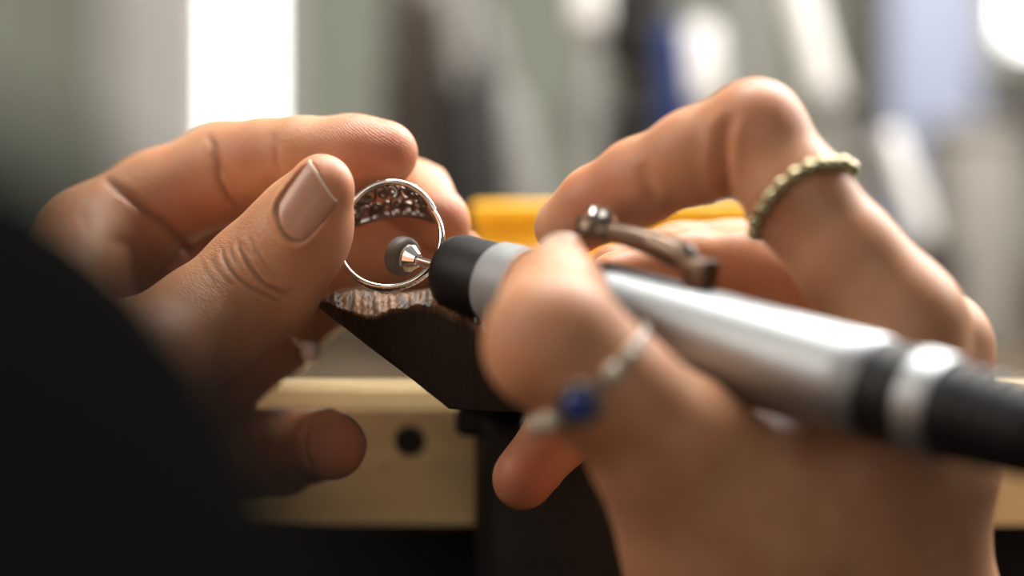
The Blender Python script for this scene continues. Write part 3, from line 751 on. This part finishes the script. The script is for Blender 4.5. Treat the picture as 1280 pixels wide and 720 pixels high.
# bench pin: dark wedge, worn front
def pin():
    nu, nv = 150, 46; pts = []; worn_ = []
    rr = np.random.default_rng(3); fib = rr.normal(0, 1, nu); fib = np.convolve(fib, [.25, .5, .25], 'same'); fib2 = np.convolve(rr.normal(0, 1, nu), np.ones(9) / 9, 'same') * 2
    for i in range(nu):
        t = i / (nu - 1); x = 398 + t * 330
        # front edge: top line and depth, worn away to the right under the tool
        top = np.interp(x, [398, 415, 440, 470, 500, 530, 545, 575, 610, 728], [375, 367, 363, 365, 368, 364, 361, 374, 398, 420])
        edge = np.interp(x, [398, 420, 450, 470, 500, 520, 545, 570, 600, 728], [379, 384, 388, 391, 386, 381, 386, 398, 412, 440]) + fib2[i] * 5.0
        bot = np.interp(x, [398, 560, 600, 728], [384, 513, 516, 520])
        z0 = np.interp(x, [398, 420, 470, 560, 728], [533, 528, 526, 525, 520])
        for j in range(nv):
            v = j / (nv - 1)
            if v < 0.22:      # top face from the back to the front
                f = v / 0.22; zz = 597 + (z0 + 5 - 597) * f; q = P(x, top, z0 + 5); q = np.array([q[0], zz, q[2] + (1 - f) * 1.2]); w = 0.25 + 0.75 * f
            elif v < 0.62:    # worn, ragged chamfer
                f = (v - .22) / .4; zz = z0 + 5 - 5 * f ** 0.7; yy = top + (edge - top) * f; q = P(x, yy, zz)
                q = q + np.array([0, -1, 0]) * (fib[i] * 0.55 * math.sin(f * 3.0) + 0.25 * math.sin(i * 1.9 + j)) + np.array([0, 0, fib[i] * 0.3 * (1 - f)]); w = 1
            elif v < 0.9:     # dark front face
                f = (v - .62) / .28; zz = z0 + 0.3 + 6 * f; yy = edge + 0.6 + (max(bot, edge + 2) - edge) * f; q = P(x, yy, zz); w = max(0, 0.6 - f * 14)
            else:             # underside to the back
                f = (v - .9) / .1; q0 = P(x, max(bot, edge + 2.6), z0 + 6.3); q = np.array([q0[0], q0[1] + (597 - q0[1]) * f, q0[2]]); w = 0
            pts.append(q); worn_.append(w)
    mb = MB(); mb.grid(pts, nu, nv)
    mb.f.append(tuple(range(nv))); mb.f.append(tuple((nu - 1) * nv + k for k in range(nv)))
    mb.f.append(tuple(i * nv for i in range(nu)) + tuple(i * nv + nv - 1 for i in range(nu - 1, -1, -1)))
    o = mb.build('bench_pin', M['pin'], None, sharp=55)
    at = o.data.attributes.new('worn', 'FLOAT', 'POINT'); at.data.foreach_set('value', worn_)
    tag(o, 'dark wooden bench pin with worn splintered front edge under the ring', 'bench pin')
pin()
hold = empty('pin_holder', P(690, 700, 585)); tag(hold, 'black iron bench pin holder in front of the bench edge', 'clamp')
a = P(594, 507, 588); b = P(790, 720, 588)
bx('holder_block', a[0], a[0] + 34, 576, 599.5, a[2] - 62, a[2], M['clamp'], hold, 5)
bx('holder_jaw', a[0] - 4, a[0] + 38, 578, 599.5, a[2] - 6, a[2] + 0.5, M['clamp'], hold, 2)
MB().lathe((a[0] + 17, 577, a[2] - 40), (0, -1, 0), [(0, 5), (3, 5), (3.4, 4.5)], 6).build('clamp_bolt', M['clamp'], hold)

# ------------------------------------------------------------------ background
yb = empty('parts_box', P(760, 470, 650)); tag(yb, 'yellow plastic parts box on the bench behind the hands', 'box')
x0 = P(594, 0, 640)[0]; x1 = P(960, 0, 640)[0]; z1 = P(0, 252, 640)[2]
bx('box_body', x0, x1, 640, 700, zt, z1 - 6, M['yellow'], yb, 1.5)
bx('lid', x0 - 1, x1 + 1, 639, 701, z1 - 5.8, z1, M['yellow'], yb, 1.5)

# wall with two windows; sizes in mm at the wall plane
WY = 1500.0
def wx(px): return (px - 640) / FPX * WY
W1 = (wx(276), wx(326)); W2 = (wx(1266), wx(1560)); WZ0 = CAMZ - 110; WZ1 = CAMZ + 620; W2Z0 = CAMZ + 318 / FPX * WY
mb = MB()
def wallrect(xa, xb, za, zb_): mb.box(((xa + xb) / 2, WY + 30, (za + zb_) / 2), ((xb - xa) / 2, 30, (zb_ - za) / 2))
wallrect(-1800, W1[0], 0, 2400); wallrect(W1[1], W2[0], 0, 2400); wallrect(W2[1], 1800, 0, 2400)
wallrect(W1[0], W1[1], 0, WZ0); wallrect(W1[0], W1[1], WZ1, 2400); wallrect(W2[0], W2[1], 0, W2Z0); wallrect(W2[0], W2[1], WZ1, 2400)
mb.build('wall_back', M['wall'], smooth=False)['kind'] = 'structure'
for nm, (xa, xb), za in (('window_1', W1, WZ0), ('window_2', W2, W2Z0)):
    w_o = empty(nm, ((xa + xb) / 2, WY, za)); w_o['kind'] = 'structure'
    bx('pane', xa - 1, xb + 1, WY + 30, WY + 34, za - 1, WZ1 + 1, M['sky_pane'], w_o)
    bx('frame', xa - 60, xa, WY - 14, WY - .3, za - 40, WZ1 + 40, M['frame'], w_o, 2); bx('frame', xb, xb + 14, WY - 14, WY - .3, za - 40, WZ1 + 40, M['frame'], w_o, 2)
bx('trim_1', W2[0] - 90, W2[1], WY - 40, WY - 14.5, W2Z0 - 46, W2Z0 - 22, plain('dark_sill', (0.05, 0.045, 0.035), 0.6), kind='structure')
bx('ceiling', -1800, 1800, -900, 1700, 2400, 2420, plain('white_ceiling', (0.75, 0.74, 0.72), 0.9), kind='structure')

# tools standing in a wooden rack behind the yellow box
BZ = zt - 0.6
M['t_dark'] = plain('dark_handle', (0.008, 0.0065, 0.0055), 0.7, 0, 0.2, 60)
M['t_brown'] = plain('brown_handle', (0.035, 0.024, 0.017), 0.7, 0, 0.2, 60)
M['t_pale'] = plain('pale_grey_plastic', (0.23, 0.225, 0.21), 0.45, 0, 0.05, 60)
M['t_white'] = plain('white_plastic', (0.85, 0.84, 0.82), 0.3, 0, 0.02, 60, coat=0.3)  # white stands in for the blurred highlights on steel tools
M['t_steel'] = plain('tool_steel', (0.8, 0.79, 0.77), 0.28, 1.0, 0.03, 60)
M['t_blue'] = plain('navy_plastic', (0.01, 0.03, 0.13), 0.4, 0, 0.1, 60)
M['t_panel'] = plain('pale_blue_plastic', (0.25, 0.28, 0.38), 0.5, 0, 0.05, 30)
M['t_taupe'] = plain('taupe_card', (0.25, 0.23, 0.205), 0.8, 0, 0.05, 30)
rack = empty('tool_rack', (0, 850, BZ)); tag(rack, 'low wooden rack holding the tools at the back of the bench', 'tool rack')
rx0, rx1 = P(470, 0, 850)[0], P(1180, 0, 850)[0]
bx('base', rx0, rx1, 815, 905, BZ, BZ + 10, M['t_brown'], rack, 1); bx('shelf', rx0, rx1, 815, 905, BZ + 26, BZ + 34, M['t_brown'], rack, 1)
for x in (rx0 + 4, rx1 - 4): bx('end_panel', x - 4, x + 4, 815, 905, BZ + 10.2, BZ + 25.8, M['t_brown'], rack, 1)
def tool(name, label, cat, p0, p1, z, parts, group='tools in the rack'):
    """p0 top, p1 lower pixel; parts: (part name, from, to, r0, r1, material) along the tool, radius mm"""
    a = P(*p0, z); b = P(*p1, z); d = b - a; e = b + d * max(0, (b[2] - (BZ + 10.5)) / max(1e-6, a[2] - b[2]))   # runs on down into the rack
    t = empty(name, e); tag(t, label, cat)
    Ln = np.linalg.norm(e - a); dd = (e - a) / Ln; L0 = np.linalg.norm(b - a)
    for nm, f0, f1, r0, r1, m_ in parts:
        s0 = f0 * L0; s1 = Ln if f1 >= 9 else f1 * L0; q = 0.12 * min(r0 * 8, s1 - s0)
        MB().lathe(a + dd * s0, dd, [(0, r0 * .55), (q * .3, r0 * .9), (q, r0), (s1 - s0 - q, r1), (s1 - s0 - q * .3, r1 * .9), (s1 - s0, r1 * .6)], 20).build(nm, m_, t)
    return t
tool('needle_file', 'brown handled file nearest the sage wall gap', 'file', (515, -120), (545, 250), 850, [('blade', 0, .3, 2.5, 3.5, M['t_steel']), ('handle', .3, 9, 9, 12, M['t_brown'])])
tool('round_file', 'slim pale file leaning over a dark handle', 'file', (528, -60), (560, 240), 870, [('blade', 0, .58, 2.0, 3.2, M['t_pale']), ('handle', .5, 9, 11, 13, M['t_dark'])])
tool('flat_file', 'pale tapering file beside the slim one', 'file', (575, -60), (592, 240), 840, [('blade', 0, .5, 3.0, 3.0, M['t_pale']), ('handle', .45, 9, 9.5, 11, M['t_dark'])])
tool('graver', 'navy handled graver behind the left fingertips', 'graver', (552, 120), (540, 260), 860, [('blade', 0, .3, 1.5, 2, M['t_steel']), ('handle', .3, 9, 7, 8, M['t_blue'])])
tool('planishing_hammer', 'black upright hammer handle behind the pale files', 'hammer', (592, 20), (580, 250), 890, [('handle', 0, .5, 8, 10, M['t_dark']), ('grip', .5, 9, 10, 10, M['t_dark'])])
tool('wooden_mandrel', 'dark brown tapering mandrel left of the pale files', 'mandrel', (500, -100), (512, 250), 900, [('taper', 0, .5, 3, 6, M['t_brown']), ('grip', .5, 9, 8, 9, M['t_brown'])])
tool('needle_pick', 'thin pale pick between two files', 'pick', (548, -80), (574, 120), 830, [('blade', 0, .95, 1.6, 2.0, M['t_pale']), ('handle', .95, 9, 3.5, 4, M['t_dark'])])
tool('burnisher', 'light grey burnisher widening towards its base', 'burnisher', (605, 10), (655, 260), 850, [('blade', 0, .4, 2.0, 4.5, M['t_pale']), ('handle', .4, 9, 6.5, 8.0, M['t_pale'])])
tool('steel_punch', 'bright steel punch, upper of the pair in mid picture', 'punch', (737, -150), (736, 130), 850, [('head', 0, .68, 5.4, 5.4, M['t_white']), ('shaft', .68, 9, 3.0, 3.0, M['t_pale'])])
tool('ball_punch', 'grey ball ended punch below the bright one', 'punch', (735, 122), (733, 260), 870, [('ball', 0, .4, 6.5, 6.5, M['t_pale']), ('shaft', .35, 9, 3.0, 4, M['t_pale'])])
tool('mallet_handle', 'thick black tool handle in mid picture', 'tool', (800, -150), (795, 250), 870, [('handle', 0, .6, 10, 11, M['t_dark']), ('ferrule', .6, .7, 8, 8, M['t_brown']), ('shaft', .7, 9, 9, 10, M['t_dark'])])
tool('nutdriver', 'navy blue tool handle beside the raised right knuckle', 'screwdriver', (838, 30), (852, 240), 850, [('handle', 0, .75, 4.5, 6, M['t_blue']), ('shaft', .75, 9, 3, 3, M['t_steel'])])
tool('wax_knife', 'white handled knife above the raised right knuckle', 'knife', (876, 30), (886, 250), 850, [('handle', 0, .45, 5.4, 5.8, M['t_white']), ('shaft', .45, 9, 3, 3, M['t_steel'])])
tool('scriber', 'grey scriber just right of the white knife', 'scriber', (930, -100), (940, 200), 880, [('handle', 0, 9, 4, 4.5, M['t_pale'])])
tool('tweezers', 'bright slanted steel rod with a round end behind the knuckle', 'tweezers', (975, -100), (1036, 132), 845, [('shaft', 0, .93, 4.0, 5.0, M['t_white']), ('ball', .9, 1.06, 6.5, 6.5, M['t_pale']), ('tip', 1.05, 9, 2.5, 2.5, M['t_steel'])])  # ball stands in for the blurred glint at the rod's end
tool('wooden_rod', 'brown wooden rod left of the pale blue box', 'rod', (1083, -100), (1090, 330), 900, [('shaft', 0, 9, 5.0, 5.5, M['t_brown'])])
tool('spatula', 'bright steel spatula leaning right of the beaded ring', 'spatula', (1110, 165), (1158, 300), 840, [('handle', 0, 1.0, 3.6, 3.8, M['t_white']), ('shaft', 1.2, 9, 2, 2, M['t_steel'])])

def crate(name, label, cat, pxa, pxb, pya, z, depth, m_, zl=None):
    a = P(pxa, pya, z); b = P(pxb, pya, z); t = empty(name, ((a[0] + b[0]) / 2, z, BZ)); tag(t, label, cat)
    bx('body', a[0], b[0], z, z + depth, BZ, a[2] - 6, m_, t, 1.5)
    bx('lid', a[0] - 1, b[0] + 1, z - 1, z + depth + 1, a[2] - 5.8, a[2], m_, t, 1)
    return t
crate('card_box', 'taupe box standing at the right edge of the picture', 'box', 1185, 1275, 150, 930, 60, M['t_taupe'])
crate('tall_container', 'tall pale blue container at the upper right', 'container', 1110, 1225, -80, 1010, 60, M['t_panel'])
